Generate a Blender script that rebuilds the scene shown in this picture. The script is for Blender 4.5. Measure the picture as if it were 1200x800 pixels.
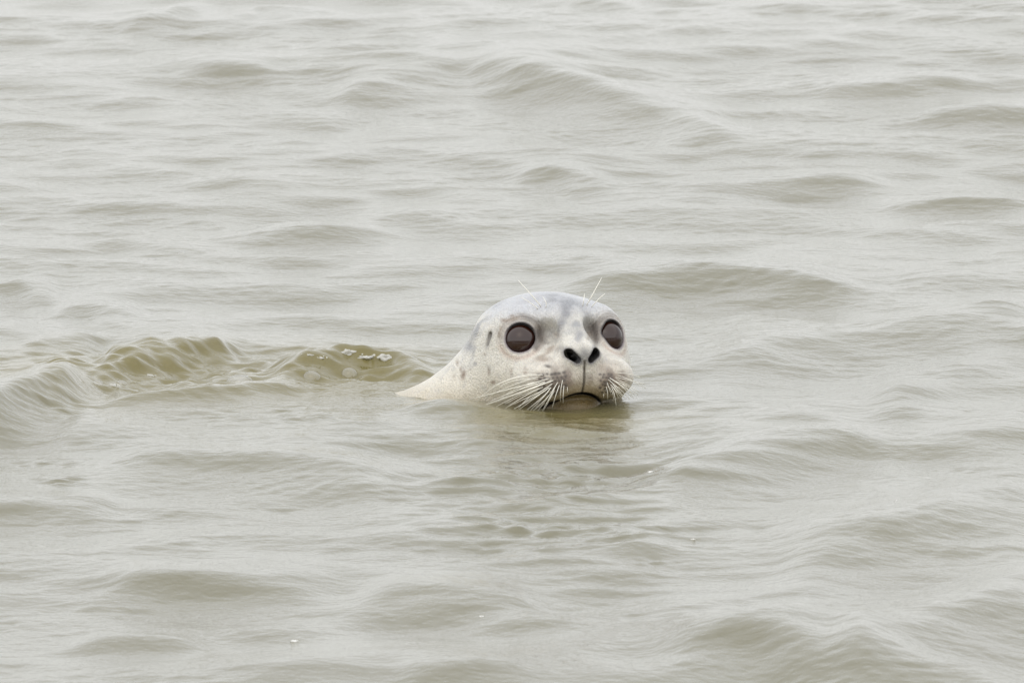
import bpy, math, random
import numpy as np
from mathutils import Vector, Matrix
from mathutils.bvhtree import BVHTree

random.seed(4)
rng = np.random.default_rng(11)
scene = bpy.context.scene
for o in list(bpy.data.objects):
    bpy.data.objects.remove(o, do_unlink=True)
COL = scene.collection

# ------------------------------------------------------------------ camera
DIST, ELEV = 20.0, math.radians(5.5)      # long lens from a low bank
PXM = 0.0011                               # metres per photo pixel at the aim point
W_M = 1200 * PXM
cam_d = bpy.data.cameras.new('camera')
cam = bpy.data.objects.new('camera', cam_d)
COL.objects.link(cam)
scene.camera = cam
cam.location = (0, -DIST * math.cos(ELEV), DIST * math.sin(ELEV))
cam.rotation_euler = (math.radians(90) - ELEV, 0, 0)
cam_d.sensor_width = 36
cam_d.lens = 36 * DIST / W_M
cam_d.clip_start = 0.5
cam_d.clip_end = 3000
cam_d.dof.use_dof = True
cam_d.dof.focus_distance = DIST - 0.42
cam_d.dof.aperture_fstop = 45.0

CAM = np.array(cam.location)
FWD = np.array([0, math.cos(ELEV), -math.sin(ELEV)])
UPV = np.array([0, math.sin(ELEV), math.cos(ELEV)])
RIGHT = np.array([1.0, 0, 0])


def ray(px, py):
    """direction through a photo pixel (1200 x 800)"""
    d = FWD * DIST + RIGHT * (px - 600) * PXM + UPV * (400 - py) * PXM
    return d / np.linalg.norm(d)


def on_plane(px, py, z=0.0):
    d = ray(px, py)
    return CAM + d * ((z - CAM[2]) / d[2])


# ------------------------------------------------------------------ light
SUN_EL, SUN_AZ = math.radians(52), math.radians(195)
world = bpy.data.worlds.new('World')
scene.world = world
world.use_nodes = True
nt = world.node_tree
nt.nodes.clear()
wo = nt.nodes.new('ShaderNodeOutputWorld')
bg = nt.nodes.new('ShaderNodeBackground')
sky = nt.nodes.new('ShaderNodeTexSky')
sky.sky_type = 'NISHITA'
sky.sun_disc = False
sky.sun_elevation = SUN_EL
sky.sun_rotation = SUN_AZ
sky.dust_density = 4.0
mix = nt.nodes.new('ShaderNodeMixRGB')      # closed cloud cover over the clear sky
mix.inputs[0].default_value = 0.85
mix.inputs[2].default_value = (8.8, 8.86, 8.9, 1)
nt.links.new(sky.outputs[0], mix.inputs[1])
nt.links.new(mix.outputs[0], bg.inputs[0])
bg.inputs[1].default_value = 0.130
nt.links.new(bg.outputs[0], wo.inputs[0])

sd = bpy.data.lights.new('sun', 'SUN')
sd.energy = 1.4
sd.angle = math.radians(160)
sd.color = (1.0, 0.97, 0.92)
sun = bpy.data.objects.new('sun', sd)
COL.objects.link(sun)
sv = Vector((math.sin(SUN_AZ) * math.cos(SUN_EL), math.cos(SUN_AZ) * math.cos(SUN_EL), math.sin(SUN_EL)))
sun.rotation_euler = sv.to_track_quat('Z', 'Y').to_euler()
sun.location = sv * 30

scene.view_settings.view_transform = 'Standard'
scene.view_settings.look = 'None'
scene.view_settings.exposure = 0.0
scene.view_settings.gamma = 1.0
scene.view_settings.use_curve_mapping = False
scene.cycles.use_denoising = True
scene.cycles.max_bounces = 8


# ------------------------------------------------------------------ helpers
def new_mat(name):
    m = bpy.data.materials.new(name)
    m.use_nodes = True
    return m, m.node_tree, m.node_tree.nodes['Principled BSDF']


def mesh_obj(name, verts, faces, mat, parent=None, smooth=True):
    """verts (n,3) array, faces (m,3|4) int array or list of tuples"""
    me = bpy.data.meshes.new(name)
    verts = np.asarray(verts, dtype=np.float32)
    if isinstance(faces, np.ndarray):
        k = faces.shape[1]
        me.vertices.add(len(verts))
        me.vertices.foreach_set('co', verts.ravel())
        me.loops.add(faces.size)
        me.loops.foreach_set('vertex_index', faces.astype(np.int32).ravel())
        me.polygons.add(len(faces))
        me.polygons.foreach_set('loop_start', np.arange(0, faces.size, k, dtype=np.int32))
        me.update(calc_edges=True)
    else:
        me.from_pydata([tuple(map(float, v)) for v in verts], [], [tuple(f) for f in faces])
        me.update()
    if smooth:
        me.polygons.foreach_set('use_smooth', np.ones(len(me.polygons), dtype=bool))
    if mat:
        me.materials.append(mat)
    o = bpy.data.objects.new(name, me)
    COL.objects.link(o)
    if parent:
        o.parent = parent
    return o


def sstep(a, b, x):
    t = np.clip((x - a) / (b - a), 0, 1)
    return t * t * (3 - 2 * t)


def vnoise(P, scale, seed=0):
    """3-D value noise in [0,1]"""
    q = P / scale + seed * 17.31
    i = np.floor(q).astype(np.int64)
    f = q - i
    f = f * f * (3 - 2 * f)

    def h(a, b, c):
        n = (a * 374761393 + b * 668265263 + c * 2147483647 + seed * 1274126177) & 0xffffffff
        n = ((n ^ (n >> 13)) * 1274126177) & 0xffffffff
        return ((n ^ (n >> 16)) & 0xffff) / 65535.0
    r = 0
    for dx in (0, 1):
        for dy in (0, 1):
            for dz in (0, 1):
                w = (f[:, 0] if dx else 1 - f[:, 0]) * (f[:, 1] if dy else 1 - f[:, 1]) * (f[:, 2] if dz else 1 - f[:, 2])
                r = r + w * h(i[:, 0] + dx, i[:, 1] + dy, i[:, 2] + dz)
    return r


# ------------------------------------------------------------------ water
def graded(lo, hi, step, far, grow=1.16, maxstep=25.0):
    a = list(np.arange(lo, hi + step * .5, step))
    for sgn in (1, -1):
        s, p = step, (a[-1] if sgn > 0 else a[0])
        ext = []
        while abs(p) < far:
            s = min(s * grow, maxstep)
            p += sgn * s
            ext.append(p)
        a = a + ext if sgn > 0 else ext[::-1] + a
    return np.array(a)


gx = graded(-0.78, 0.78, 0.0029, 700, 1.06)
gy = graded(-4.2, 5.7, 0.0086, 700, 1.12)
nx, ny = len(gx), len(gy)
sx, sy = np.gradient(gx), np.gradient(gy)


def wave_sum(lams, dirs, amps, seed):
    """sum of sinusoids on the tensor grid (separable: two matrix products)"""
    r = np.random.default_rng(seed)
    k = 2 * np.pi / lams
    kx, ky = k * np.cos(dirs), k * np.sin(dirs)
    ph = r.uniform(0, 2 * np.pi, len(lams))
    fx = np.stack([sstep(2.0, 3.6, l / sx) for l in lams])
    fy = np.stack([sstep(2.0, 3.6, l / sy) for l in lams])
    ax = np.outer(kx, gx)
    ay = np.outer(ky, gy) + ph[:, None]
    A = amps[:, None]
    return ((A * fx * np.sin(ax)).T @ (fy * np.cos(ay)) + (A * fx * np.cos(ax)).T @ (fy * np.sin(ay)))


def spectrum(n, l0, l1, mean, spread, slope, seed, p=0.0):
    r = np.random.default_rng(seed)
    lams = np.exp(r.uniform(np.log(l0), np.log(l1), n))
    dirs = mean + r.normal(0, spread, n)
    s = (lams / l1) ** p
    s = s / np.sqrt((s ** 2).sum() / 2) * slope          # rms slope
    return wave_sum(lams, dirs, s * lams / (2 * np.pi), seed + 1)


D90 = math.radians(90)
H = spectrum(60, 0.45, 1.3, D90 + 0.25, 0.65, 0.024, 21)
H += spectrum(120, 0.16, 0.45, D90 - 0.1, 0.8, 0.028, 31)
H += spectrum(70, 0.13, 0.5, 0.5, 0.30, 0.036, 35)
H += spectrum(70, 0.13, 0.5, math.pi - 0.5, 0.30, 0.032, 37)
H += spectrum(60, 1.5, 9, D90 + 0.3, 0.6, 0.012, 81) * 1.0
X, Y = np.meshgrid(gx, gy, indexing='ij')


def window(lo, hi, arr):
    a, b = np.searchsorted(arr, lo), np.searchsorted(arr, hi)
    return slice(max(a - 1, 0), min(b + 1, len(arr)))


def ridge(pts, amp, wf, wb, taper=0.28, wob=0.0):
    """a wave crest along photo pixels, unprojected to the height of the crest;
    wf = width of the face towards the camera, wb = width of the back"""
    wf, wb = wf * 1.25, wb * 1.25
    amp = amp * (0.85 if amp > .033 else 0.70)
    P = np.array([on_plane(px, py, amp * 0.9)[:2] for px, py in pts])
    xa, xb = P[0, 0], P[-1, 0]
    xs = np.linspace(xa, xb, 61)
    yc = np.interp(xs, P[:, 0], P[:, 1])
    fit = np.polyfit(xs, yc, 1)                           # small humps of the crest line are height, not distance
    res = yc - np.polyval(fit, xs)
    yc = yc - 0.6 * res
    dz = np.clip(0.6 * res * math.tan(ELEV), -0.6 * amp, 0.9 * amp)
    for _ in range(40):                                   # round the corners of the crest line
        yc[1:-1] = 0.5 * yc[1:-1] + 0.25 * (yc[:-2] + yc[2:])
        dz[1:-1] = 0.5 * dz[1:-1] + 0.25 * (dz[:-2] + dz[2:])
    m = 3.5 * max(wf, wb)
    ix = window(xa - .02, xb + .02, gx)
    iy = window(yc.min() - 2 * m, yc.max() + 2 * m, gy)
    x = gx[ix]
    c = np.interp(x, xs, yc)
    th = np.arctan(np.clip(np.gradient(c, x), -2.2, 2.2))
    for _ in range(60):
        th[1:-1] = 0.5 * th[1:-1] + 0.25 * (th[:-2] + th[2:])
    y = Y[ix, iy]
    if wob:
        xx = X[ix, iy]
        y = y + wob * np.sin(xx * 21 + y * 6) + 0.6 * wob * np.sin(xx * 47 - y * 11 + 1)
    sg = (c[:, None] - y) * np.cos(th)[:, None]           # >0 on the camera side
    fr = sstep(-0.6 * wf, 0.6 * wf, sg)
    w = wb * (1 - fr) + wf * fr
    prof = 1 / np.cosh(np.clip(np.abs(sg) / w * 1.5, 0, 20)) ** 1.6
    trough = -0.25 * np.exp(-((sg - 2.0 * wf) / (1.0 * wf)) ** 2)
    u = (x - xa) / (xb - xa)
    al = sstep(0, taper, u) * sstep(0, taper, 1 - u)
    H[ix, iy] += ((amp + np.interp(x, xs, dz)) * al)[:, None] * (prof + trough)


# crests as seen in the photograph, from the far water to the near
R = ridge
R([(120, 50), (185, 28), (225, 12), (270, 14)], .013, .085, .12)
R([(255, 30), (300, 10), (345, 14), (440, 26)], .013, .09, .12)
R([(365, 128), (430, 100), (500, 86), (560, 80)], .018, .10, .14)
R([(500, 100), (545, 82), (610, 78), (690, 97), (760, 122), (840, 148), (900, 172)], .030, .10, .16, .2)
R([(580, 206), (650, 193), (740, 213)], .016, .08, .11)
R([(760, 222), (880, 206), (975, 202), (1080, 216)], .016, .10, .15)
R([(1010, 240), (1110, 226), (1240, 236)], .016, .07, .12)
R([(920, 116), (1060, 106), (1180, 104)], .018, .10, .16)
R([(1060, 142), (1150, 135), (1260, 138)], .014, .10, .14)
R([(640, 8), (690, 3), (760, 12)], .014, .08, .12)
R([(180, 98), (260, 86), (340, 92)], .012, .09, .13)
R([(230, 275), (330, 264), (420, 258), (520, 268)], .012, .08, .12)
R([(590, 340), (700, 316), (800, 306), (890, 306), (970, 318), (1060, 344)], .028, .13, .18, .25)
R([(-40, 330), (25, 318), (80, 338)], .016, .08, .12)
R([(40, 360), (105, 344), (180, 366)], .016, .10, .12)
R([(800, 412), (880, 394), (960, 388), (1050, 388), (1120, 364), (1180, 352), (1260, 356)], .026, .12, .18, .2)
R([(1010, 470), (1100, 436), (1180, 404), (1260, 384)], .022, .10, .14, .2)
R([(720, 560), (800, 534), (870, 510), (930, 497), (1010, 502), (1090, 528)], .030, .12, .18, .25)
R([(1000, 530), (1100, 505), (1200, 480), (1260, 475)], .016, .10, .14)
R([(900, 655), (990, 632), (1050, 606), (1110, 585), (1160, 570), (1260, 556)], .026, .10, .16, .2)
R([(730, 760), (830, 728), (890, 706), (940, 724), (995, 750), (1070, 774), (1240, 782)], .033, .13, .18, .18)
R([(960, 752), (1050, 735), (1130, 700), (1240, 655)], .028, .10, .14, .2)
R([(60, 694), (160, 672), (250, 668), (330, 676), (420, 688)], .020, .09, .14)
R([(390, 690), (470, 676), (560, 682), (660, 694)], .020, .11, .15)
R([(-60, 588), (40, 594), (150, 588)], .014, .09, .12)
R([(90, 540), (200, 530), (330, 528), (400, 532), (500, 566)], .022, .13, .20, .25)
R([(560, 640), (690, 655), (800, 640)], .008, .08, .12)
R([(60, 745), (150, 733), (260, 742)], .012, .08, .12)
R([(440, 792), (560, 770), (660, 785)], .012, .09, .12)
# the wake behind the seal, on the left
R([(-160, 520), (-20, 470), (40, 446), (80, 434), (120, 440)], .036, .070, .16, .2)
R([(85, 440), (140, 412), (190, 398), (240, 396), (290, 408)], .033, .060, .12, .2, .012)
R([(300, 440), (350, 420), (400, 408), (450, 408), (490, 420), (520, 440)], .030, .050, .09, .2, .008)
R([(100, 470), (200, 465), (300, 452), (400, 450)], .012, .03, .05, .2, .004)
R([(20, 402), (80, 398), (140, 388)], .012, .035, .06)


# ------------------------------------------------------------------ seal: frame of the head
YAW = math.radians(20)
WATER_Z = -87.0                                    # waterline in head millimetres
HEAD = on_plane(656, 390, -WATER_Z / 1000)
LX = np.array([math.cos(YAW), math.sin(YAW), 0])   # viewer's right
LY = np.array([math.sin(YAW), -math.cos(YAW), 0])  # towards the nose
# note: LX x LY points down, so local z is flipped against a right-handed frame


def to_local(P):
    q = (np.asarray(P) - HEAD) * 1000
    return np.stack([q @ LX, q @ LY, q[..., 2]], -1)


def to_world(L):
    L = np.asarray(L, dtype=np.float64)
    return HEAD + (L[..., 0:1] * LX + L[..., 1:2] * LY + L[..., 2:3] * np.array([0, 0, 1.0])) / 1000


def view_pt(x, d, z):
    """view-aligned mm offset (right, away, up) from the head origin -> head-local mm"""
    return to_local(HEAD + np.array([x, d, z]) / 1000)


# water pulled up round the neck and hollowed in front of the chin
hx, hy = HEAD[0], HEAD[1]
ch = to_world(np.array([0, 95, 0]))
H *= 1 - 0.85 * np.exp(-(((X - hx) / 0.15) ** 2 + ((Y - hy - .03) / 0.12) ** 2))
H *= 1 - 0.85 * np.exp(-(((X - hx + .17) / 0.10) ** 2 + ((Y - hy - .08) / 0.20) ** 2))
H -= 0.007 * np.exp(-(((X - ch[0] + .01) / 0.085) ** 2 + ((Y - ch[1] + .02) / 0.07) ** 2))
H += 0.010 * np.exp(-(((X - ch[0]) / 0.11) ** 2 + ((Y - ch[1] + .02) / 0.10) ** 2)) * np.exp(-((np.hypot(X - ch[0] , (Y - ch[1])) - 0.15) / 0.03) ** 2)


def mound(px, py, rx, ry, hgt):
    c_ = on_plane(px, py)
    H[:] += hgt * np.exp(-((X - c_[0]) / rx) ** 2 - ((Y - c_[1]) / ry) ** 2)


mound(520, 482, 0.050, 0.085, 0.013)
# ripples
mod1 = 0.5 + 0.5 * np.tanh(1.3 * spectrum(14, 0.5, 1.6, D90, 0.9, 1.0, 41) / 0.12)
mod2 = 0.5 + 0.5 * np.tanh(1.3 * spectrum(14, 0.4, 1.2, D90, 0.9, 1.0, 43) / 0.10)
H += spectrum(160, 0.06, 0.16, D90 + 0.15, 0.75, 0.022, 51) * (0.55 + 0.9 * mod1)
H += spectrum(200, 0.022, 0.06, D90 + 0.4, 0.65, 0.035, 61) * (0.25 + 0.95 * mod2)
H += spectrum(120, 0.013, 0.034, 0.38, 0.22, 0.045, 71) * (0.05 + 1.0 * (1 - mod1))
H += spectrum(120, 0.013, 0.034, -0.38 + math.pi, 0.22, 0.045, 75) * (0.05 + 1.0 * mod1 * mod2)


def gauss2(px, py, rx, ry, z=0.0):
    c = on_plane(px, py, z)
    return np.exp(-((X - c[0]) / rx) ** 2 - ((Y - c[1]) / ry) ** 2)


# churned patch of the wake
turb = np.minimum(gauss2(290, 436, 0.20, 0.26) + 0.9 * gauss2(420, 430, 0.10, 0.20) + 0.9 * gauss2(140, 436, 0.12, 0.26), 1.1)
turb *= 1 - 0.8 * np.exp(-(((X - hx + .20) / 0.09) ** 2 + ((Y - hy - .02) / 0.14) ** 2))
H += turb * (spectrum(90, 0.035, 0.11, D90 + 0.1, 1.1, 0.15, 91) + spectrum(120, 0.022, 0.05, D90 + 0.1, 1.1, 0.25, 93))


# little packets of steep ripples that let the dark water show through
def packet(px, py, rx, ry, lam, ang, slope, seed, spread=0.3):
    c = on_plane(px, py)
    u, v = X - c[0], Y - c[1]
    env = np.exp(-(u / rx) ** 2 - (v / ry) ** 2)
    r = np.random.default_rng(seed)
    n = 24
    lams = lam * np.exp(r.normal(0, 0.25, n))
    H[:] += env * wave_sum(lams, D90 + ang + r.normal(0, spread, n), np.full(n, slope / math.sqrt(n / 2)) * lams / (2 * np.pi), seed)


packet(655, 556, 0.09, 0.14, 0.026, -0.6, 0.3, 101, 0.75)
packet(600, 626, 0.05, 0.1, 0.028, -0.2, 0.3, 102, 0.75)
packet(690, 630, 0.09, 0.12, 0.026, 0.3, 0.3, 103, 0.75)
packet(765, 660, 0.03, 0.05, 0.026, -0.4, 0.25, 104, 0.75)
packet(70, 487, 0.045, 0.16, 0.03, 0.5, 0.3, 105, 0.75)
packet(60, 567, 0.035, 0.05, 0.03, 0.2, 0.32, 106, 0.75)
packet(60, 543, 0.04, 0.05, 0.028, 0.3, 0.25, 107, 0.75)
packet(320, 490, 0.1, 0.1, 0.028, 0.2, 0.2, 108, 0.75)
packet(1160, 372, 0.05, 0.09, 0.05, 0.3, 0.16, 109)
packet(1020, 515, 0.1, 0.16, 0.02, -1.25, 0.13, 110)
packet(1070, 622, 0.11, 0.2, 0.02, 1.28, 0.15, 111)
packet(880, 522, 0.12, 0.18, 0.019, 1.3, 0.12, 112)
packet(370, 575, 0.12, 0.22, 0.02, 1.25, 0.12, 113)
packet(920, 735, 0.09, 0.16, 0.018, -1.3, 0.14, 114)
packet(870, 742, 0.07, 0.2, 0.019, 1.3, 0.14, 115)
packet(960, 335, 0.15, 0.3, 0.022, 1.3, 0.09, 116)
packet(120, 660, 0.06, 0.05, 0.024, 0.3, 0.10, 117)
packet(60, 470, 0.06, 0.14, 0.018, 1.3, 0.14, 118)
packet(640, 580, 0.17, 0.80, 0.050, 0.05, 0.12, 120, 0.8)
packet(640, 580, 0.20, 0.90, 0.14, 0.5, 0.12, 121, 0.8)
packet(760, 445, 0.03, 0.12, 0.030, 0.2, 0.12, 119)

H *= sstep(650, 300, np.hypot(X, Y))
V = np.stack([X, Y, H], -1).reshape(-1, 3)
idx = np.arange(nx * ny).reshape(nx, ny)
F = np.stack([idx[:-1, :-1], idx[1:, :-1], idx[1:, 1:], idx[:-1, 1:]], -1).reshape(-1, 4)

wm, wnt, wb = new_mat('muddy_water')
wb.inputs['Base Color'].default_value = (0.27, 0.25, 0.145, 1)
wb.inputs['Roughness'].default_value = 0.05
wb.inputs['IOR'].default_value = 1.333
tc = wnt.nodes.new('ShaderNodeTexCoord')
mp = wnt.nodes.new('ShaderNodeMapping')
mp.inputs['Scale'].default_value = (62, 62, 1)
mp.inputs['Rotation'].default_value = (0, 0, 0.2)
ns = wnt.nodes.new('ShaderNodeTexNoise')
ns.inputs['Scale'].default_value = 1.0
ns.inputs['Detail'].default_value = 3
ns.inputs['Roughness'].default_value = 0.6
bp = wnt.nodes.new('ShaderNodeBump')
bp.inputs['Strength'].default_value = 1.0
bp.inputs['Distance'].default_value = 0.0015
wnt.links.new(tc.outputs['Object'], mp.inputs['Vector'])
wnt.links.new(mp.outputs[0], ns.inputs['Vector'])
wnt.links.new(ns.outputs[0], bp.inputs['Height'])
wnt.links.new(bp.outputs[0], wb.inputs['Normal'])
# silt drifts: slow change of the water's own colour
n2 = wnt.nodes.new('ShaderNodeTexNoise')
n2.inputs['Scale'].default_value = 1.3
n2.inputs['Detail'].default_value = 2
cr = wnt.nodes.new('ShaderNodeMixRGB')
cr.inputs[1].default_value = (0.172, 0.162, 0.100, 1)
cr.inputs[2].default_value = (0.178, 0.168, 0.118, 1)
wnt.links.new(tc.outputs['Object'], n2.inputs['Vector'])
wnt.links.new(n2.outputs[0], cr.inputs[0])
wnt.links.new(cr.outputs[0], wb.inputs['Base Color'])
water = mesh_obj('water', V, F, wm)
olive_tint = np.clip(0.85 * np.minimum(gauss2(285, 440, 0.26, 0.40) + gauss2(425, 430, 0.13, 0.35) + gauss2(90, 450, 0.17, 0.40), 1)
               + 0.9 * gauss2(655, 492, 0.12, 0.22), 0, 1) * (0.75 + 0.25 * mod1)
wa = water.data.color_attributes.new('olive_tint', 'FLOAT_COLOR', 'POINT')
wa.data.foreach_set('color', np.repeat(olive_tint.reshape(-1, 1), 4, 1).astype(np.float32).ravel())
wat = wnt.nodes.new('ShaderNodeAttribute')
wat.attribute_name = 'olive_tint'
wmx = wnt.nodes.new('ShaderNodeMixRGB')               # olive water of the wake; under the chin, the head's dark reflection painted in
wmx.inputs[2].default_value = (0.165, 0.138, 0.040, 1)
wnt.links.new(wat.outputs['Fac'], wmx.inputs[0])
wnt.links.new(cr.outputs[0], wmx.inputs[1])
wnt.links.new(wmx.outputs[0], wb.inputs['Base Color'])
water['kind'] = 'structure'
water['label'] = 'pale silty water with small choppy waves'


def water_z(x, y):
    i, j = np.argmin(abs(gx - x)), np.argmin(abs(gy - y))
    return float(H[i, j])


def on_water(px, py):
    """point of the water surface seen at a photo pixel"""
    d = ray(px, py)
    for z in np.linspace(0.07, -0.05, 240):
        p = CAM + d * ((z - CAM[2]) / d[2])
        if water_z(p[0], p[1]) >= z:
            return p
    return on_plane(px, py)


# the low grassy shore the camera stands on (its dark line shows in the seal's eyes)
bx_ = np.array([-600, -300, -120, -60, -30, -15, -8, -4, 0, 4, 8, 15, 30, 60, 120, 300, 600], dtype=float)
by_ = np.array([-16.6, -17.6, -18.4, -19.2, -20.5, -23, -28, -40, -80, -200, -600], dtype=float)
bh_ = np.array([-0.5, 0.1, 0.75, 1.25, 1.55, 1.75, 2.1, 2.6, 3.5, 5.0, 8.0])
bxx, byy = np.meshgrid(bx_, by_, indexing='ij')
bzz = np.repeat(bh_[None], len(bx_), 0) + 0.05 * np.sin(bxx * 1.7 + byy * 0.9)
bvv = np.stack([bxx, byy + 0.02 * np.abs(bxx) * np.sin(bxx * 0.05), bzz], -1).reshape(-1, 3)
bi = np.arange(bxx.size).reshape(bxx.shape)
bff = np.stack([bi[:-1, 1:], bi[1:, 1:], bi[1:, :-1], bi[:-1, :-1]], -1).reshape(-1, 4)
gm_, gnt, gb_ = new_mat('shore_grass')
gb_.inputs['Roughness'].default_value = 0.9
gn = gnt.nodes.new('ShaderNodeTexNoise')
gn.inputs['Scale'].default_value = 2.0
gn.inputs['Detail'].default_value = 5
gc = gnt.nodes.new('ShaderNodeMixRGB')
gc.inputs[1].default_value = (0.035, 0.040, 0.020, 1)
gc.inputs[2].default_value = (0.075, 0.070, 0.038, 1)
gnt.links.new(gn.outputs[0], gc.inputs[0])
gnt.links.new(gc.outputs[0], gb_.inputs['Base Color'])
bank = mesh_obj('shore', bvv, bff, gm_)
bank['kind'] = 'structure'

# ------------------------------------------------------------------ seal: body as one implicit surface
def ell(P, c, r):
    q = [(P[i] - c[i]) for i in range(3)]
    k0 = np.sqrt(sum((q[i] / r[i]) ** 2 for i in range(3))) + 1e-6
    k1 = np.sqrt(sum((q[i] / r[i] ** 2) ** 2 for i in range(3))) + 1e-9
    return k0 * (k0 - 1) / k1


def cap(P, a, b, ra, rb):
    ba = [b[i] - a[i] for i in range(3)]
    L2 = sum(v * v for v in ba)
    t = np.clip(sum((P[i] - a[i]) * ba[i] for i in range(3)) / L2, 0, 1)
    d = np.sqrt(sum((P[i] - a[i] - t * ba[i]) ** 2 for i in range(3)))
    return d - (ra + (rb - ra) * t)


def smin(a, b, k):
    h = np.clip(0.5 + 0.5 * (b - a) / k, 0, 1)
    return b + (a - b) * h - k * h * (1 - h)


def smax(a, b, k):
    return -smin(-a, -b, k)


EYE_R = 21.3
EYES = [np.array([s * 55.8, 12.6, -7.0]) for s in (-1, 1)]
EYED = [np.array([s * 0.38, 0.90, 0.34]) for s in (-1, 1)]
EYED = [d / np.linalg.norm(d) for d in EYED]
NECK = [(view_pt(-12, 40, -54), 81), (view_pt(-61, 75, -100), 84), (view_pt(-122, 105, -160), 90), (view_pt(-235, 150, -209), 106),
        (view_pt(-350, 310, -245), 122), (view_pt(-620, 600, -290), 105), (view_pt(-860, 830, -290), 45)]


EAR = None


def mouth_z(x):
    return -68 - 0.0125 * x * x


def body_sdf(P):
    x, y, z = P
    ax = np.abs(x)
    Q = (ax, y, z)                                       # mirrored
    d = ell(P, (0, -50, -6), (88, 96, 51))
    d = smin(d, ell(Q, (50, -8, -1), (31, 32, 31)), 22)     # orbits
    d = smin(d, ell(Q, (43, -18, -50), (50, 62, 46)), 30)   # cheeks
    d = smin(d, cap(P, (0, 0, 6), (0, 66, -26), 33, 22), 22)    # bridge
    d = smin(d, ell(Q, (36, 54, -51), (39, 38, 28)), 15)    # whisker pads
    d = smin(d, ell(P, (0, 72, -22), (26, 13, 14)), 14)     # nose
    d = smin(d, ell(P, (0, 62, -48), (26, 25, 25)), 9)
    d = smin(d, ell(P, (0, 36, -90), (40, 37, 24)), 6)      # lower jaw
    for (a, ra), (b, rb) in zip(NECK[:-1], NECK[1:]):
        d = smin(d, cap(P, a, b, ra, rb), 34)
    d = smax(d, -ell(Q, (29, 36, 6), (12, 15, 14)), 14)     # hollow between eye and bridge
    # lids and eye openings
    for E, D in zip(EYES, EYED):
        q = [P[i] - E[i] for i in range(3)]
        h = sum(q[i] * D[i] for i in range(3))
        rr = np.sqrt(np.maximum(sum(v * v for v in q) - h * h, 0))
        tor = np.sqrt((rr - 20.0) ** 2 + (h - 8.9) ** 2) - 2.0
        d = smin(d, tor, 5)
        hole = np.maximum(rr - 18.3, 4 - h)
        d = smax(d, -hole, 1.6)
    base = d
    # nostrils
    a, b = (17.3, -18.0), (8.8, -25.5)
    bx, bz = b[0] - a[0], b[1] - a[1]
    t = np.clip(((ax - a[0]) * bx + (z - a[1]) * bz) / (bx * bx + bz * bz), 0, 1)
    dn = np.hypot(ax - a[0] - t * bx, z - a[1] - t * bz) - (5.8 - 1.7 * t)
    d = smax(d, -np.maximum(np.maximum(dn, -(base + 14)), 45 - y), 1.5)
    # mouth slit and philtrum
    ms = np.maximum(np.maximum(np.abs(z - mouth_z(x)) - 1.2, -(base + 6)), 30 - y)
    d = smax(d, -ms, 1.2)
    ph = np.maximum(np.maximum(np.maximum(ax - 0.7, -(base + 1.8)), 50 - y), np.maximum(z + 27, -67 - z))
    d = smax(d, -ph, 0.8)
    # ear openings
    if EAR is not None:
        d = smax(d, -cap(Q, EAR[0], EAR[1], 4.8, 2.6), 1.5)
    return d


def trace(px, py):
    dr, dist = ray(px, py), DIST - 1.0
    for _ in range(200):
        L = to_local(CAM + dr * dist)
        v = float(body_sdf([np.array([c]) for c in L])[0])
        if abs(v) < 0.05:
            break
        dist += 0.6 * v / 1000
    return L * np.array([-1, 1, 1])


EAR = [trace(573.5, 393), trace(571, 403)]


def axis(lo, hi, step, far_lo, far_hi, grow=1.18, mx=26):
    a = list(np.arange(lo, hi + step * .5, step))
    s, p = step, a[-1]
    while p < far_hi:
        s = min(s * grow, mx)
        p += s
        a.append(p)
    s, p = step, a[0]
    pre = []
    while p > far_lo:
        s = min(s * grow, mx)
        p -= s
        pre.append(p)
    return np.array(pre[::-1] + a, dtype=np.float32)


nk = np.array([c for c, r in NECK])
ax_ = axis(-150, 112, 1.45, nk[:, 0].min() - 130, 140)
ay_ = axis(-105, 102, 1.45, nk[:, 1].min() - 130, 125)
az_ = axis(-100, 60, 1.45, -430, 80)
Sf = np.empty((len(ax_), len(ay_), len(az_)), dtype=np.float32)
for i0 in range(0, len(ax_), 24):
    g = np.meshgrid(ax_[i0:i0 + 24], ay_, az_, indexing='ij')
    Sf[i0:i0 + 24] = body_sdf(g)


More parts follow.
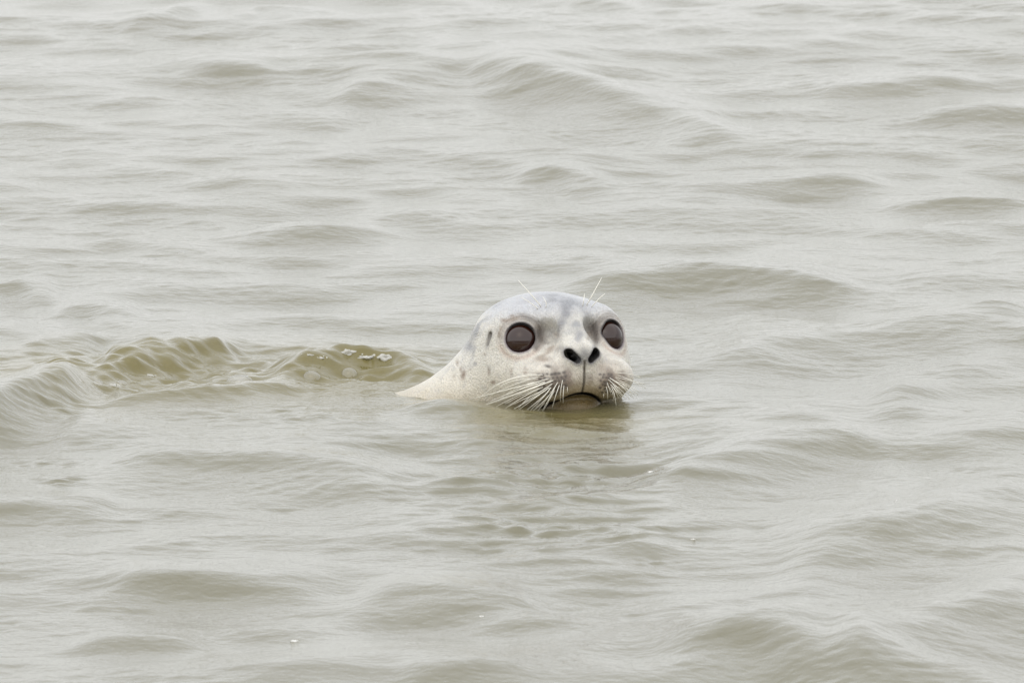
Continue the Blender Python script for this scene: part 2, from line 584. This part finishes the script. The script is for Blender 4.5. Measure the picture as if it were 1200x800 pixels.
def surface_nets(S, xs, ys, zs):
    ins = S < 0
    c = np.zeros(tuple(n - 1 for n in S.shape), dtype=np.int8)
    for i in (0, 1):
        for j in (0, 1):
            for k in (0, 1):
                c += ins[i:S.shape[0] - 1 + i, j:S.shape[1] - 1 + j, k:S.shape[2] - 1 + k]
    act = (c > 0) & (c < 8)
    I, J, K = np.nonzero(act)
    vid = np.full(c.shape, -1, dtype=np.int64)
    vid[I, J, K] = np.arange(len(I))
    acc = np.zeros((len(I), 3))
    cnt = np.zeros(len(I))
    ed = []
    for i in (0, 1):
        for j in (0, 1):
            ed += [((i, j, 0), (i, j, 1)), ((i, 0, j), (i, 1, j)), ((0, i, j), (1, i, j))]
    for a, b in ed:
        fa = S[I + a[0], J + a[1], K + a[2]]
        fb = S[I + b[0], J + b[1], K + b[2]]
        m = (fa < 0) != (fb < 0)
        t = np.where(m, fa / np.where(m, fa - fb, 1), 0)
        pa = np.stack([xs[I + a[0]], ys[J + a[1]], zs[K + a[2]]], 1)
        pb = np.stack([xs[I + b[0]], ys[J + b[1]], zs[K + b[2]]], 1)
        acc += np.where(m[:, None], pa + t[:, None] * (pb - pa), 0)
        cnt += m
    Vv = acc / cnt[:, None]
    quads = []
    sh = S.shape
    # edges along z: cells (i-1..i, j-1..j, k)
    for axn in range(3):
        sl0 = [slice(None)] * 3
        sl1 = [slice(None)] * 3
        sl0[axn] = slice(0, -1)
        sl1[axn] = slice(1, None)
        a, b = ins[tuple(sl0)], ins[tuple(sl1)]
        ch_ = a != b
        u, v = [q for q in range(3) if q != axn]
        lim = [slice(None)] * 3
        E = np.array(np.nonzero(ch_)).T
        ok = (E[:, u] > 0) & (E[:, v] > 0) & (E[:, u] < sh[u] - 1) & (E[:, v] < sh[v] - 1)
        E = E[ok]
        flip = a[E[:, 0], E[:, 1], E[:, 2]]
        if axn == 1:
            flip = ~flip

        def cell(du, dv):
            q = E.copy()
            q[:, u] += du
            q[:, v] += dv
            return vid[q[:, 0], q[:, 1], q[:, 2]]
        q4 = np.stack([cell(-1, -1), cell(0, -1), cell(0, 0), cell(-1, 0)], 1)
        q4 = np.where(flip[:, None], q4, q4[:, ::-1])
        quads.append(q4)
    return Vv, np.concatenate(quads)


BV, BF = surface_nets(Sf, ax_, ay_, az_)
del Sf


def sdf_pts(P):
    return body_sdf((P[:, 0], P[:, 1], P[:, 2]))


for _ in range(2):                                    # pull the vertices onto the exact surface
    e = 0.3
    d0 = sdf_pts(BV)
    G = np.stack([sdf_pts(BV + np.eye(3)[i] * e) - sdf_pts(BV - np.eye(3)[i] * e) for i in range(3)], 1) / (2 * e)
    G2 = np.maximum((G ** 2).sum(1), 0.25)
    st = np.clip(d0 / G2, -1.0, 1.0) * 0.8
    BV = BV - G * st[:, None]
BN = G / np.sqrt(G2)[:, None]
# folds of skin round the eyes and a little unevenness of the coat
C = None
wr = (vnoise(BV * np.array([1, 1, 1.0]), 14, 5) - .5) * 0.9
for E, D in zip(EYES, EYED):
    q = BV - E
    h = q @ D
    rr = np.sqrt(np.maximum((q ** 2).sum(1) - h * h, 0))
    up = sstep(-0.2, 0.5, q[:, 2] / (rr + 1e-3))
    wr += 0.75 * np.sin((rr - 24) * 2 * np.pi / 4.2) * np.exp(-((rr - 29) / 6) ** 2) * (0.25 + 0.75 * up) * (h > 0)
wr *= sstep(3, 10, np.hypot(np.abs(BV[:, 0]) - 13, BV[:, 2] + 18) + (BV[:, 1] < 40) * 30)
BV = BV + BN * wr[:, None]

seal = bpy.data.objects.new('seal', None)
COL.objects.link(seal)
seal.location = to_world(np.array([0, 0, WATER_Z]))
seal['label'] = 'pale grey seal with big dark eyes holding its head above the water'
seal['category'] = 'seal'
SEAL_INV = np.array(seal.location)
WV = to_world(BV)
# the local frame is left-handed, so turn the faces round
vol_ref = BF[:, ::-1]
BODY_BVH = None


# --- coat colours (pigment, wet mud, some painted underside shade)
def lerp(c, col, w):
    return c * (1 - w[:, None]) + np.array(col) * w[:, None]


bvh = BVHTree.FromPolygons([tuple(v) for v in WV], [tuple(f) for f in BF.tolist()])


def hit(px, py):
    """point of the seal seen at a photo pixel, head mm; None if the ray misses"""
    loc, n, i, dist = bvh.ray_cast(Vector(CAM), Vector(ray(px, py)))
    return None if loc is None else np.array(loc)


px_, py_, pz_ = BV.T
apx = np.abs(px_)
n1 = vnoise(BV, 9, 1)
n2_ = vnoise(BV, 22, 2)
n3 = vnoise(BV, 4, 3)
C = np.tile(np.array([0.735, 0.71, 0.645]), (len(BV), 1))
C = lerp(C, (0.76, 0.71, 0.60), sstep(-20, -75, pz_) * 0.75)
C = lerp(C, (0.53, 0.54, 0.565), sstep(6, 34, pz_ + 10 * (n2_ - .5)) * sstep(60, 10, py_))
C = lerp(C, (0.50, 0.51, 0.535), np.exp(-(px_ / 60) ** 2) * sstep(15, 40, pz_) * sstep(20, -30, py_) * 0.6)
# grey blaze down the bridge
bl = np.exp(-((px_ - 2 * (n2_ - .5) * 10) / 17) ** 2) * sstep(-62, -10, py_) * sstep(74, 40, py_) * sstep(-24, -6, pz_)
C = lerp(C, (0.27, 0.28, 0.305), np.clip(bl * sstep(0.25, 0.75, 0.55 * n1 + 0.45 * n2_) * 1.0 + bl * .35, 0, .85))
# neck back, grey mottling
bk = sstep(-10, -70, py_) * sstep(-75, 0, pz_) * sstep(-30, -70, px_)
C = lerp(C, (0.36, 0.37, 0.39), bk * sstep(0.45, 0.70, 0.6 * n1 + 0.4 * n2_) * 0.75)
# light overall mottling
C = lerp(C, (0.44, 0.44, 0.435), sstep(0.62, 0.85, n1) * 0.22)
C *= (0.93 + 0.12 * n3)[:, None]
for E, D in zip(EYES, EYED):
    s = np.sign(E[0])
    q = BV - E
    h = q @ D
    rr = np.sqrt(np.maximum((q ** 2).sum(1) - h * h, 0))
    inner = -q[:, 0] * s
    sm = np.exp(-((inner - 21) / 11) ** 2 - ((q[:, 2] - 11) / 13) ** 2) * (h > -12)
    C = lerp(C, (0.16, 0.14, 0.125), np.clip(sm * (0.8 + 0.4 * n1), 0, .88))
    C = lerp(C, (0.30, 0.26, 0.23), np.exp(-((rr - 24) / 7.5) ** 2) * (h > 0) * sstep(-14, 10, q[:, 2]) * 0.6 * (0.7 + 0.5 * n1))
    C = lerp(C, (0.50, 0.37, 0.30), np.exp(-((rr - 26) / 3.5) ** 2) * (h > 0) * sstep(4, -10, q[:, 2]) * 0.6)
    C = lerp(C, (0.32, 0.285, 0.29), sstep(21.6, 19.8, rr) * (h > 2))
    C = lerp(C, (0.045, 0.040, 0.042), sstep(21.6, 19.8, rr) * (h > 2) * sstep(-10, 9, q[:, 2] - 4 + inner * .5))
# muzzle
pad = np.exp(-((apx - 33) / 26) ** 2 - ((pz_ + 53) / 19) ** 2) * sstep(34, 60, py_)
C = lerp(C, (0.33, 0.265, 0.21), np.clip(pad * 1.1 * (0.6 + 0.7 * n1), 0, .9))
C = lerp(C, (0.19, 0.15, 0.125), np.clip(pad * sstep(0.3, 0.65, n1) * 0.8, 0, .8))
lip = np.exp(-((pz_ - mouth_z(px_) - 5) / 9) ** 2) * sstep(40, 60, py_) * (pz_ > mouth_z(px_))
C = lerp(C, (0.40, 0.31, 0.18), lip * 0.7)
C = lerp(C, (0.33, 0.25, 0.14), sstep(-60, -82, pz_) * sstep(-40, 20, py_) * 0.85 * sstep(0.2, 0.7, n2_))  # low cheek browner: mud plus underside shade painted into the colour
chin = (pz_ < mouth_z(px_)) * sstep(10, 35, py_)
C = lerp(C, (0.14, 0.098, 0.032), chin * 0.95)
slit = sstep(3.0, 1.4, np.abs(pz_ - mouth_z(px_))) * (py_ > 34)
C = lerp(C, (0.035, 0.028, 0.022), slit)
ph = sstep(2.2, 0.9, apx) * (py_ > 55) * (pz_ < -24) * (pz_ > -66)
C = lerp(C, (0.09, 0.075, 0.055), ph * 0.85)
a, b = (17.3, -18.0), (8.8, -25.5)
bx, bz = b[0] - a[0], b[1] - a[1]
t = np.clip(((apx - a[0]) * bx + (pz_ - a[1]) * bz) / (bx * bx + bz * bz), 0, 1)
dn = np.hypot(apx - a[0] - t * bx, pz_ - a[1] - t * bz) - (5.8 - 1.7 * t)
C = lerp(C, (0.17, 0.165, 0.17), np.exp(-(np.maximum(dn, 0) / 3.2) ** 2) * (py_ > 50) * 0.9)
C = lerp(C, (0.15, 0.148, 0.155), np.exp(-(px_ / 9) ** 2 - ((pz_ + 18) / 10) ** 2) * (py_ > 50) * 0.8)
C = lerp(C, (0.010, 0.009, 0.009), sstep(0.9, -0.6, dn) * (py_ > 50))
ea = cap((apx, py_, pz_), EAR[0], EAR[1], 4.8, 2.6)
C = lerp(C, (0.03, 0.026, 0.025), sstep(1.2, -0.3, ea))
C = lerp(C, (0.33, 0.31, 0.29), np.exp(-(np.maximum(ea, 0) / 4.5) ** 2) * 0.6)


SP = 1 - sstep(0.9, -0.6, dn) * (py_ > 50)


def spot(px, py, rx, ry, col, w=0.7, lean=0.0):
    global C
    p = hit(px, py)
    if p is None:
        return
    q = WV - p
    u = q[:, 0] / PXM
    v = -q[:, 2] / PXM
    rx, ry = rx * 1.3, ry * 1.25
    u, v = u * math.cos(lean) + v * math.sin(lean), -u * math.sin(lean) + v * math.cos(lean)
    near = np.abs(q[:, 1]) < 0.05
    g = np.exp(-((u / rx) ** 2 + (v / ry) ** 2) ** 1.3) * near
    C = lerp(C, col, g * min(1.0, w * 1.35))


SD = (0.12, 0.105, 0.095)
GR, BR, DK = (0.25, 0.25, 0.27), (0.29, 0.22, 0.165), (0.10, 0.085, 0.075)
for a_ in [(543, 439, 2.0, 4.5, BR, .8, .3), (540, 433, 1.2, 2.5, BR, .5), (548, 404, 5, 7, GR, .55, .5), (556, 392, 3, 7, GR, .5, .6),
           (536, 425, 1.4, 2.5, BR, .5), (557, 426, 1.6, 2, GR, .5), (573, 435, 1.3, 4, BR, .45), (578, 448, 2.2, 1.8, BR, .65),
           (599, 436, 1.6, 3.5, BR, .4), (590, 375, 3.5, 1.6, BR, .45), (585, 392, 1.6, 3, BR, .45), (587, 385, 1.5, 2, BR, .4),
           (636, 421, 6, 2.2, BR, .5), (642, 429, 3.2, 1.3, DK, .7, .25), (645, 408, 5, 1.6, BR, .5, -.5), (616, 436, 2, 4, BR, .45),
           (652, 392, 3, 2, BR, .3), (678, 395, 3.5, 4.5, GR, .6, .5), (662, 366, 4, 5, GR, .5), (658, 378, 3, 5, GR, .45),
           (690, 391, 2, 3, BR, .35, .6), (557, 384, 7, 2, GR, .3, -.9), (620, 352, 12, 1.6, GR, .25, -.2), (705, 430, 4, 3, BR, .3),
           (600, 370, 2, 1.4, BR, .4), (568, 415, 1.5, 1.2, BR, .4), (551, 433, 1.4, 1.1, BR, .35), (532, 441, 1.2, 2, BR, .35),
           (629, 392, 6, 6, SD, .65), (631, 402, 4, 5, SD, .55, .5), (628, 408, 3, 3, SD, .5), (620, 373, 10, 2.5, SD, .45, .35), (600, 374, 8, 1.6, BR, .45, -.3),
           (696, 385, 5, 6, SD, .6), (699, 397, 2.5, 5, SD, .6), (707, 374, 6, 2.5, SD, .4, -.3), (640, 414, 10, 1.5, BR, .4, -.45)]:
    spot(*a_)
# damp, silt-stained fur just above the water
damp = sstep(-66, -88, pz_ + 8 * (n1 - .5)) * (0.4 + 0.4 * n2_) * (1 - chin)
C = lerp(C, (0.46, 0.40, 0.29), damp)
# whisker pits in rows
for r_ in range(6):
    for k in range(7):
        u = 631 + k * 5.0 + (r_ % 2) * 2.4 + random.uniform(-.8, .8)
        v = 439 + r_ * 4.6 - k * 0.35 + random.uniform(-.7, .7)
        if 629 < u < 664 and v < 463 and not (u > 655 and v > 457):
            spot(u, v, random.uniform(1.3, 2.0), random.uniform(1.1, 1.6), DK, random.uniform(.7, .95))
for r_ in range(6):
    for k in range(4):
        u = 704 + k * 4.0 + (r_ % 2) * 2.0 + random.uniform(-.8, .8)
        v = 438 + r_ * 4.2 + k * 0.4 + random.uniform(-.7, .7)
        spot(u, v, random.uniform(1.0, 1.5), random.uniform(1.0, 1.5), DK, random.uniform(.65, .9))

fm, fnt, fb = new_mat('wet_seal_coat')
at = fnt.nodes.new('ShaderNodeAttribute')
at.attribute_name = 'coat'

fb.inputs['Roughness'].default_value = 0.36
half = fnt.nodes.new('ShaderNodeMath')
half.operation = 'MULTIPLY'
half.inputs[1].default_value = 0.5
fnt.links.new(at.outputs['Alpha'], half.inputs[0])
fnt.links.new(half.outputs[0], fb.inputs['Specular IOR Level'])
fb.inputs['IOR'].default_value = 1.4
fb.inputs['Coat Weight'].default_value = 0.35
fb.inputs['Coat Roughness'].default_value = 0.28
fb.inputs['Subsurface Weight'].default_value = 0.12
fb.inputs['Subsurface Radius'].default_value = (0.004, 0.003, 0.002)
fb.inputs['Subsurface Scale'].default_value = 1.0
tcf = fnt.nodes.new('ShaderNodeTexCoord')
mpf = fnt.nodes.new('ShaderNodeMapping')
mpf.inputs['Scale'].default_value = (620, 190, 380)
nf = fnt.nodes.new('ShaderNodeTexNoise')
nf.inputs['Scale'].default_value = 1.0
nf.inputs['Detail'].default_value = 4
bf = fnt.nodes.new('ShaderNodeBump')
bf.inputs['Strength'].default_value = 0.55
bf.inputs['Distance'].default_value = 0.0042
fnt.links.new(tcf.outputs['Object'], mpf.inputs['Vector'])
fnt.links.new(mpf.outputs[0], nf.inputs['Vector'])
fnt.links.new(nf.outputs[0], bf.inputs['Height'])
hr = fnt.nodes.new('ShaderNodeMapRange')
hr.inputs['From Min'].default_value = 0.3
hr.inputs['From Max'].default_value = 0.7
hr.inputs['To Min'].default_value = 0.84
hr.inputs['To Max'].default_value = 1.12
fnt.links.new(nf.outputs[0], hr.inputs['Value'])
vm = fnt.nodes.new('ShaderNodeVectorMath')
vm.operation = 'SCALE'
fnt.links.new(at.outputs['Color'], vm.inputs[0])
fnt.links.new(hr.outputs[0], vm.inputs['Scale'])
fnt.links.new(vm.outputs[0], fb.inputs['Base Color'])
fnt.links.new(bf.outputs[0], fb.inputs['Normal'])

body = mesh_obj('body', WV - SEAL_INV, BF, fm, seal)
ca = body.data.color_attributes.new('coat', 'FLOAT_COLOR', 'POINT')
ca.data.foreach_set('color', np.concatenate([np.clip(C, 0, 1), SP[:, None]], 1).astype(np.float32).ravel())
# orient outwards
nrm = np.zeros(len(body.data.vertices) * 3, dtype=np.float32)
body.data.vertices.foreach_get('normal', nrm)
if (nrm.reshape(-1, 3) * (to_world(BN) - HEAD)).sum() < 0:
    body.data.flip_normals()


# ------------------------------------------------------------------ eyes
def uv_sphere(n=32, m=20):
    vs, fs = [], []
    for i in range(m + 1):
        th = math.pi * i / m
        for j in range(n):
            ph_ = 2 * math.pi * j / n
            vs.append((math.sin(th) * math.cos(ph_), math.sin(th) * math.sin(ph_), math.cos(th)))
    for i in range(m):
        for j in range(n):
            fs.append((i * n + j, (i + 1) * n + j, (i + 1) * n + (j + 1) % n, i * n + (j + 1) % n))
    return np.array(vs), fs


em, ent, eb = new_mat('dark_brown_eye')
eb.inputs['Base Color'].default_value = (0.024, 0.007, 0.004, 1)
eb.inputs['Roughness'].default_value = 0.04
eb.inputs['IOR'].default_value = 1.45
eb.inputs['Coat Weight'].default_value = 1.0
eb.inputs['Coat Roughness'].default_value = 0.02
eb.inputs['Coat IOR'].default_value = 1.6
eb.inputs['Specular IOR Level'].default_value = 0.0
rm, rnt, rb = new_mat('eyelid_skin')
rb.inputs['Base Color'].default_value = (0.20, 0.175, 0.18, 1)
rb.inputs['Roughness'].default_value = 0.3
rm2, rnt2, rb2 = new_mat('dark_lid_skin')
rb2.inputs['Base Color'].default_value = (0.035, 0.030, 0.030, 1)
rb2.inputs['Roughness'].default_value = 0.3
sv_, sf_ = uv_sphere()
for E, D in zip(EYES, EYED):
    zc = D
    xc = np.cross([0, 0, 1.0], zc)
    xc /= np.linalg.norm(xc)
    yc = np.cross(zc, xc)
    fr = np.stack([xc, yc, zc], 1)
    loc = (sv_ * np.array([EYE_R, EYE_R, EYE_R])) @ fr.T + E
    e_ = mesh_obj('eye', to_world(loc) - SEAL_INV, [f[::-1] for f in sf_], em, seal)
    # wet dark lid margin lying on the eyeball
    rv, rf = [], []
    N = 64
    for j in range(N):
        t_ = 2 * math.pi * j / N
        c_ = np.array([math.cos(t_), math.sin(t_), 0])
        for k in range(8):
            p_ = 2 * math.pi * k / 8
            rv.append(c_ * (18.4 + 0.7 * math.cos(p_)) + np.array([0, 0, 10.5 + 0.7 * math.sin(p_)]))
            rf.append((j * 8 + k, j * 8 + (k + 1) % 8, ((j + 1) % N) * 8 + (k + 1) % 8, ((j + 1) % N) * 8 + k))
    lid = mesh_obj('eyelid', to_world(np.array(rv) @ fr.T + E) - SEAL_INV, rf, rm, seal)
    lid.data.materials.append(rm2)
    lid.data.polygons.foreach_set('material_index', [1 if math.sin(2 * math.pi * (q_ // 8 + .5) / N) > -0.35 else 0 for q_ in range(N * 8)])

# ------------------------------------------------------------------ whiskers
hm, hnt, hb = new_mat('whisker_ivory')
hb.inputs['Base Color'].default_value = (0.92, 0.90, 0.82, 1)
hb.inputs['Roughness'].default_value = 0.35
hb.inputs['Subsurface Weight'].default_value = 0.0


def tube(pts, r0, r1, k=6):
    pts = np.asarray(pts)
    vs, fs = [], []
    n = len(pts)
    for i in range(n):
        tdir = pts[min(i + 1, n - 1)] - pts[max(i - 1, 0)]
        tdir /= np.linalg.norm(tdir)
        u = np.cross(tdir, [0.3, -1, 0.2])
        u /= np.linalg.norm(u)
        v = np.cross(tdir, u)
        r = r0 + (r1 - r0) * (i / (n - 1)) ** 1.3
        for j in range(k):
            a_ = 2 * math.pi * j / k
            vs.append(pts[i] + r * (u * math.cos(a_) + v * math.sin(a_)))
    for i in range(n - 1):
        for j in range(k):
            fs.append((i * k + j, i * k + (j + 1) % k, (i + 1) * k + (j + 1) % k, (i + 1) * k + j))
    fs.append(tuple(range(k))[::-1])
    fs.append(tuple((n - 1) * k + j for j in range(k)))
    return np.array(vs), fs


def at_depth(px, py, depth):
    d = ray(px, py)
    return CAM + d * (depth / (d @ FWD))


WH = [  # root, middle, tip in photo pixels, thickness
    ((631, 436), (610, 434.4), (594, 439), .35), ((637.5, 439), (591, 447), (557, 472), .6), ((632, 444), (600, 446.5), (584, 456), .35),
    ((636, 446), (600, 455), (550, 468), .6), ((640, 447), (610, 456), (572, 471), .6), ((640, 448), (607, 460.5), (565, 475), .7),
    ((649, 445.6), (620, 457), (580, 477), .7), ((637, 453), (615, 464), (591, 479), .7), ((645, 453), (627, 466), (605, 482), .65),
    ((642, 459), (630, 470), (615, 482), .55), ((646, 453), (636, 466), (619, 483), .6), ((645, 461), (636, 471), (622.5, 483), .55),
    ((651, 452), (644, 466), (634, 484), .55), ((656, 450), (651, 464), (647, 479), .45), ((660, 443), (657, 458), (657, 471), .35),
    ((661, 451), (660, 462), (660, 472.5), .4), ((665, 452.5), (665, 457), (665.6, 461), .3), ((624, 463), (616, 469), (607, 479), .45),
    ((634, 450), (603, 463), (570, 474), .4), ((639, 456), (613, 468), (596, 476), .45),
    ((714, 442.5), (726, 450), (744, 462.5), .55), ((716, 444), (730, 454), (740, 465), .5), ((715, 450), (721, 457.5), (725, 467.5), .5),
    ((717.5, 449), (726, 460), (734, 467.5), .5), ((716, 452.5), (720, 462.5), (722, 476), .45), ((717, 452), (724, 460), (729, 467), .4),
    ((720, 442), (736, 445), (756, 450), .3), ((724, 440), (739, 445), (757, 455), .3), ((724, 434), (735, 432), (743, 433), .3),
    ((720, 427), (730, 423), (739, 424), .3), ((720, 446), (735, 452.5), (748, 463), .35), ((708, 460), (707.5, 463), (707.5, 466), .25),
    ((711, 447), (714, 455), (716, 462), .35), ((712, 444), (722, 453), (732, 466), .4), ((722, 437), (738, 438), (752, 443), .28),
    ((628, 438), (606, 441), (578, 452), .3), ((633, 441), (604, 450), (575, 463), .38), ((627, 447), (604, 456), (586, 467), .35),
    ((648, 449), (630, 461), (600, 481), .5), ((654, 447), (645, 461), (629, 483), .4), ((642, 455), (622, 468), (598, 481), .45),
    ((631, 455), (612, 463), (592, 473), .35), ((650, 457), (644, 468), (637, 481), .4), ((645, 443), (618, 452), (584, 469), .4),
    ((719, 450), (728, 457), (738, 468), .35), ((714, 454), (718, 461), (719, 470), .3), ((722, 444), (734, 450), (749, 459), .3),
    ((710, 452), (712, 460), (712, 468), .28), ((725, 447), (735, 455), (742, 466), .3),
    ((634, 359), (624, 347), (607, 328), .42), ((631, 362), (622.5, 355.6), (611, 348), .32), ((639, 360), (640, 355), (635.6, 347), .32),
    ((682.5, 359), (684, 352), (685, 344), .32), ((687.5, 357.5), (695, 344), (705, 325.6), .45), ((693, 360), (701, 351), (709, 344), .32),
    ((702.5, 394), (702, 401), (702.5, 407), .3)]
for root, mid, tip, th in WH:
    p = hit(*root)
    if p is None:
        continue
    d0 = (p - CAM) @ FWD
    ln = math.hypot(tip[0] - root[0], tip[1] - root[1]) * PXM
    brow = tip[1] < root[1] - 3
    d1, d2 = d0 - 0.16 * ln - .001, d0 + (0.10 if brow else 0.22) * ln
    A0 = at_depth(root[0], root[1], d0 + .002)
    M0 = at_depth(mid[0], mid[1], d1)
    T0 = at_depth(tip[0], tip[1], d2)
    B0 = 2 * M0 - 0.5 * (A0 + T0)
    ts = np.linspace(0, 1, 12)[:, None]
    pts = (1 - ts) ** 2 * A0 + 2 * ts * (1 - ts) * B0 + ts ** 2 * T0
    tv, tf = tube(pts, th * (0.0019 if brow else 0.00108), 0.00028)
    mesh_obj('eyebrow_whisker' if brow else 'whisker', tv - SEAL_INV, tf, hm, seal)

# ------------------------------------------------------------------ bubbles, splashes and flecks of foam on the water
bm_, bnt, bb = new_mat('bubble_film')
bnt.nodes.remove(bb)
out = bnt.nodes['Material Output']
tr = bnt.nodes.new('ShaderNodeBsdfTransparent')
gl = bnt.nodes.new('ShaderNodeBsdfGlossy')
gl.inputs['Roughness'].default_value = 0.05
lw = bnt.nodes.new('ShaderNodeLayerWeight')
lw.inputs['Blend'].default_value = 0.2
lm = bnt.nodes.new('ShaderNodeMath')
lm.operation = 'MULTIPLY_ADD'
lm.inputs[1].default_value = 0.9
lm.inputs[2].default_value = 0.12
lp = bnt.nodes.new('ShaderNodeMath')
lp.operation = 'POWER'
lp.inputs[1].default_value = 1.6
bnt.links.new(lw.outputs['Facing'], lp.inputs[0])
bnt.links.new(lp.outputs[0], lm.inputs[0])
mx = bnt.nodes.new('ShaderNodeMixShader')
bnt.links.new(lm.outputs[0], mx.inputs[0])
bnt.links.new(tr.outputs[0], mx.inputs[1])
bnt.links.new(gl.outputs[0], mx.inputs[2])
bnt.links.new(mx.outputs[0], out.inputs[0])
spm, spnt, spb = new_mat('clear_splash_water')
spb.inputs['Base Color'].default_value = (0.9, 0.9, 0.86, 1)
spb.inputs['Roughness'].default_value = 0.03
spb.inputs['IOR'].default_value = 1.333
spb.inputs['Transmission Weight'].default_value = 0.5
fom, font, fob = new_mat('white_foam')
fob.inputs['Base Color'].default_value = (0.82, 0.82, 0.80, 1)
fob.inputs['Roughness'].default_value = 0.5


def tag(o, label, cat, group=None):
    o['label'] = label
    o['category'] = cat
    if group:
        o['group'] = group


def dome(px, py, r, hgt, label, group='bubbles riding on the wake'):
    c = on_water(px, py)
    n, m = 28, 9
    vs, fs = [], []
    for i in range(m):
        th = (math.pi / 2) * i / (m - 1) * 1.0
        for j in range(n):
            a_ = 2 * math.pi * j / n
            vs.append((r * math.cos(th) * math.cos(a_), r * math.cos(th) * math.sin(a_), hgt * math.sin(th) - 0.0012))
    for i in range(m - 1):
        for j in range(n):
            fs.append((i * n + j, i * n + (j + 1) % n, (i + 1) * n + (j + 1) % n, (i + 1) * n + j))
    o = mesh_obj('bubble', vs, fs, bm_)
    o.location = c
    tag(o, label, 'bubble', group)
    return o


def lump(name, px, py, r, sx_, sz_, mat, label, cat, group, seed, up=0.0):
    c = on_water(px, py)
    up = -0.0012 if name == 'splash' else 0.0
    v, f = uv_sphere(26, 18)
    nz = vnoise(v + seed * 3.1, 0.7, seed) - 0.5 + 0.6 * (vnoise(v + seed * 1.7, 0.33, seed + 3) - 0.5)
    if name == 'splash':
        r *= .8
    v = v * (1 + 1.1 * nz[:, None]) * np.array([r * sx_, r, r * sz_])
    o = mesh_obj(name, v, [q for q in f], mat)
    o.location = c + np.array([0, 0, up])
    if name == 'splash':
        rr_ = random.Random(seed)
        for q in range(5):
            dv, df = uv_sphere(10, 7)
            k_ = rr_.uniform(.14, .34) * r
            off = np.array([rr_.uniform(-1.9, 1.9) * r * sx_, rr_.uniform(-1, 1) * r, rr_.uniform(.1, .9) * r])
            mesh_obj('droplet', dv * k_ * np.array([1.2, 1, .9]) + off, df, mat, o)
    tag(o, label, cat, group)
    return o


dome(365, 443, .0120, .0105, 'clear round bubble on the wake between the flat wide one and the neck')
dome(409, 440, .0115, .0115, 'clear bubble on the wake nearest to the seal neck')
dome(281, 447, .0170, .0100, 'wide flat clear bubble in the middle of the wake')
dome(114, 449, .0070, .0055, 'small bubble on the olive wave left of the white splash')
dome(142, 449, .0070, .0055, 'small bubble on the olive wave just right of the white splash')
dome(213, 297, .0065, .0045, 'lone bubble on calm water behind the wake, the right of two', 'lone bubbles on the calm water')
dome(178, 304, .0060, .0035, 'lone faint bubble on calm water behind the wake, the left of two', 'lone bubbles on the calm water')
G_ = 'splashes along the wake crest'
lump('splash', 407, 413, .0075, 1.7, .85, spm, 'white glinting splash on the crest beside the seal neck', 'splash', G_, 1, .004)
lump('splash', 428, 418, .0060, 2.0, .6, spm, 'flat bright splash between the white glint and the grey lump', 'splash', G_, 2, .003)
lump('splash', 453, 419, .0080, 1.5, .8, spm, 'grey lump of splashing water closest to the seal neck', 'splash', G_, 3, .003)
lump('splash', 361, 416, .0045, 1.5, .7, spm, 'small splash at the left end of the wake crest by the neck', 'splash', G_, 4, .002)
lump('splash', 374, 419, .0042, 1.8, .6, spm, 'tiny splash just right of the small one on the wake crest', 'splash', G_, 5, .002)
lump('splash', 132, 452, .0055, 1.4, .8, spm, 'bright white drop splashing on the left olive wave', 'splash', G_, 6, .003)
lump('splash', 175, 440, .0040, 1.4, .9, spm, 'small beaded splash on the crest right of the bright drop', 'splash', G_, 7, .002)
G2_ = 'white foam flecks on the water'
for k, (px, py, r, lab) in enumerate([
        (345, 751, .0035, 'white foam fleck low in the photo left of the middle'),
        (763, 553, .0032, 'white foam fleck in front of the seal to its right'),
        (727, 553, .0014, 'tiny foam fleck beside the larger one right of the seal'),
        (565, 722, .0022, 'small foam fleck on the low wave crest at the bottom'),
        (812, 632, .0024, 'small foam fleck on flat water between the right waves'),
        (1050, 586, .0016, 'tiny foam fleck behind the rippled wave on the right')]):
    lump('foam_fleck', px, py, r * .65, 1.6, .6, fom, lab, 'foam', G2_, 20 + k, .001)
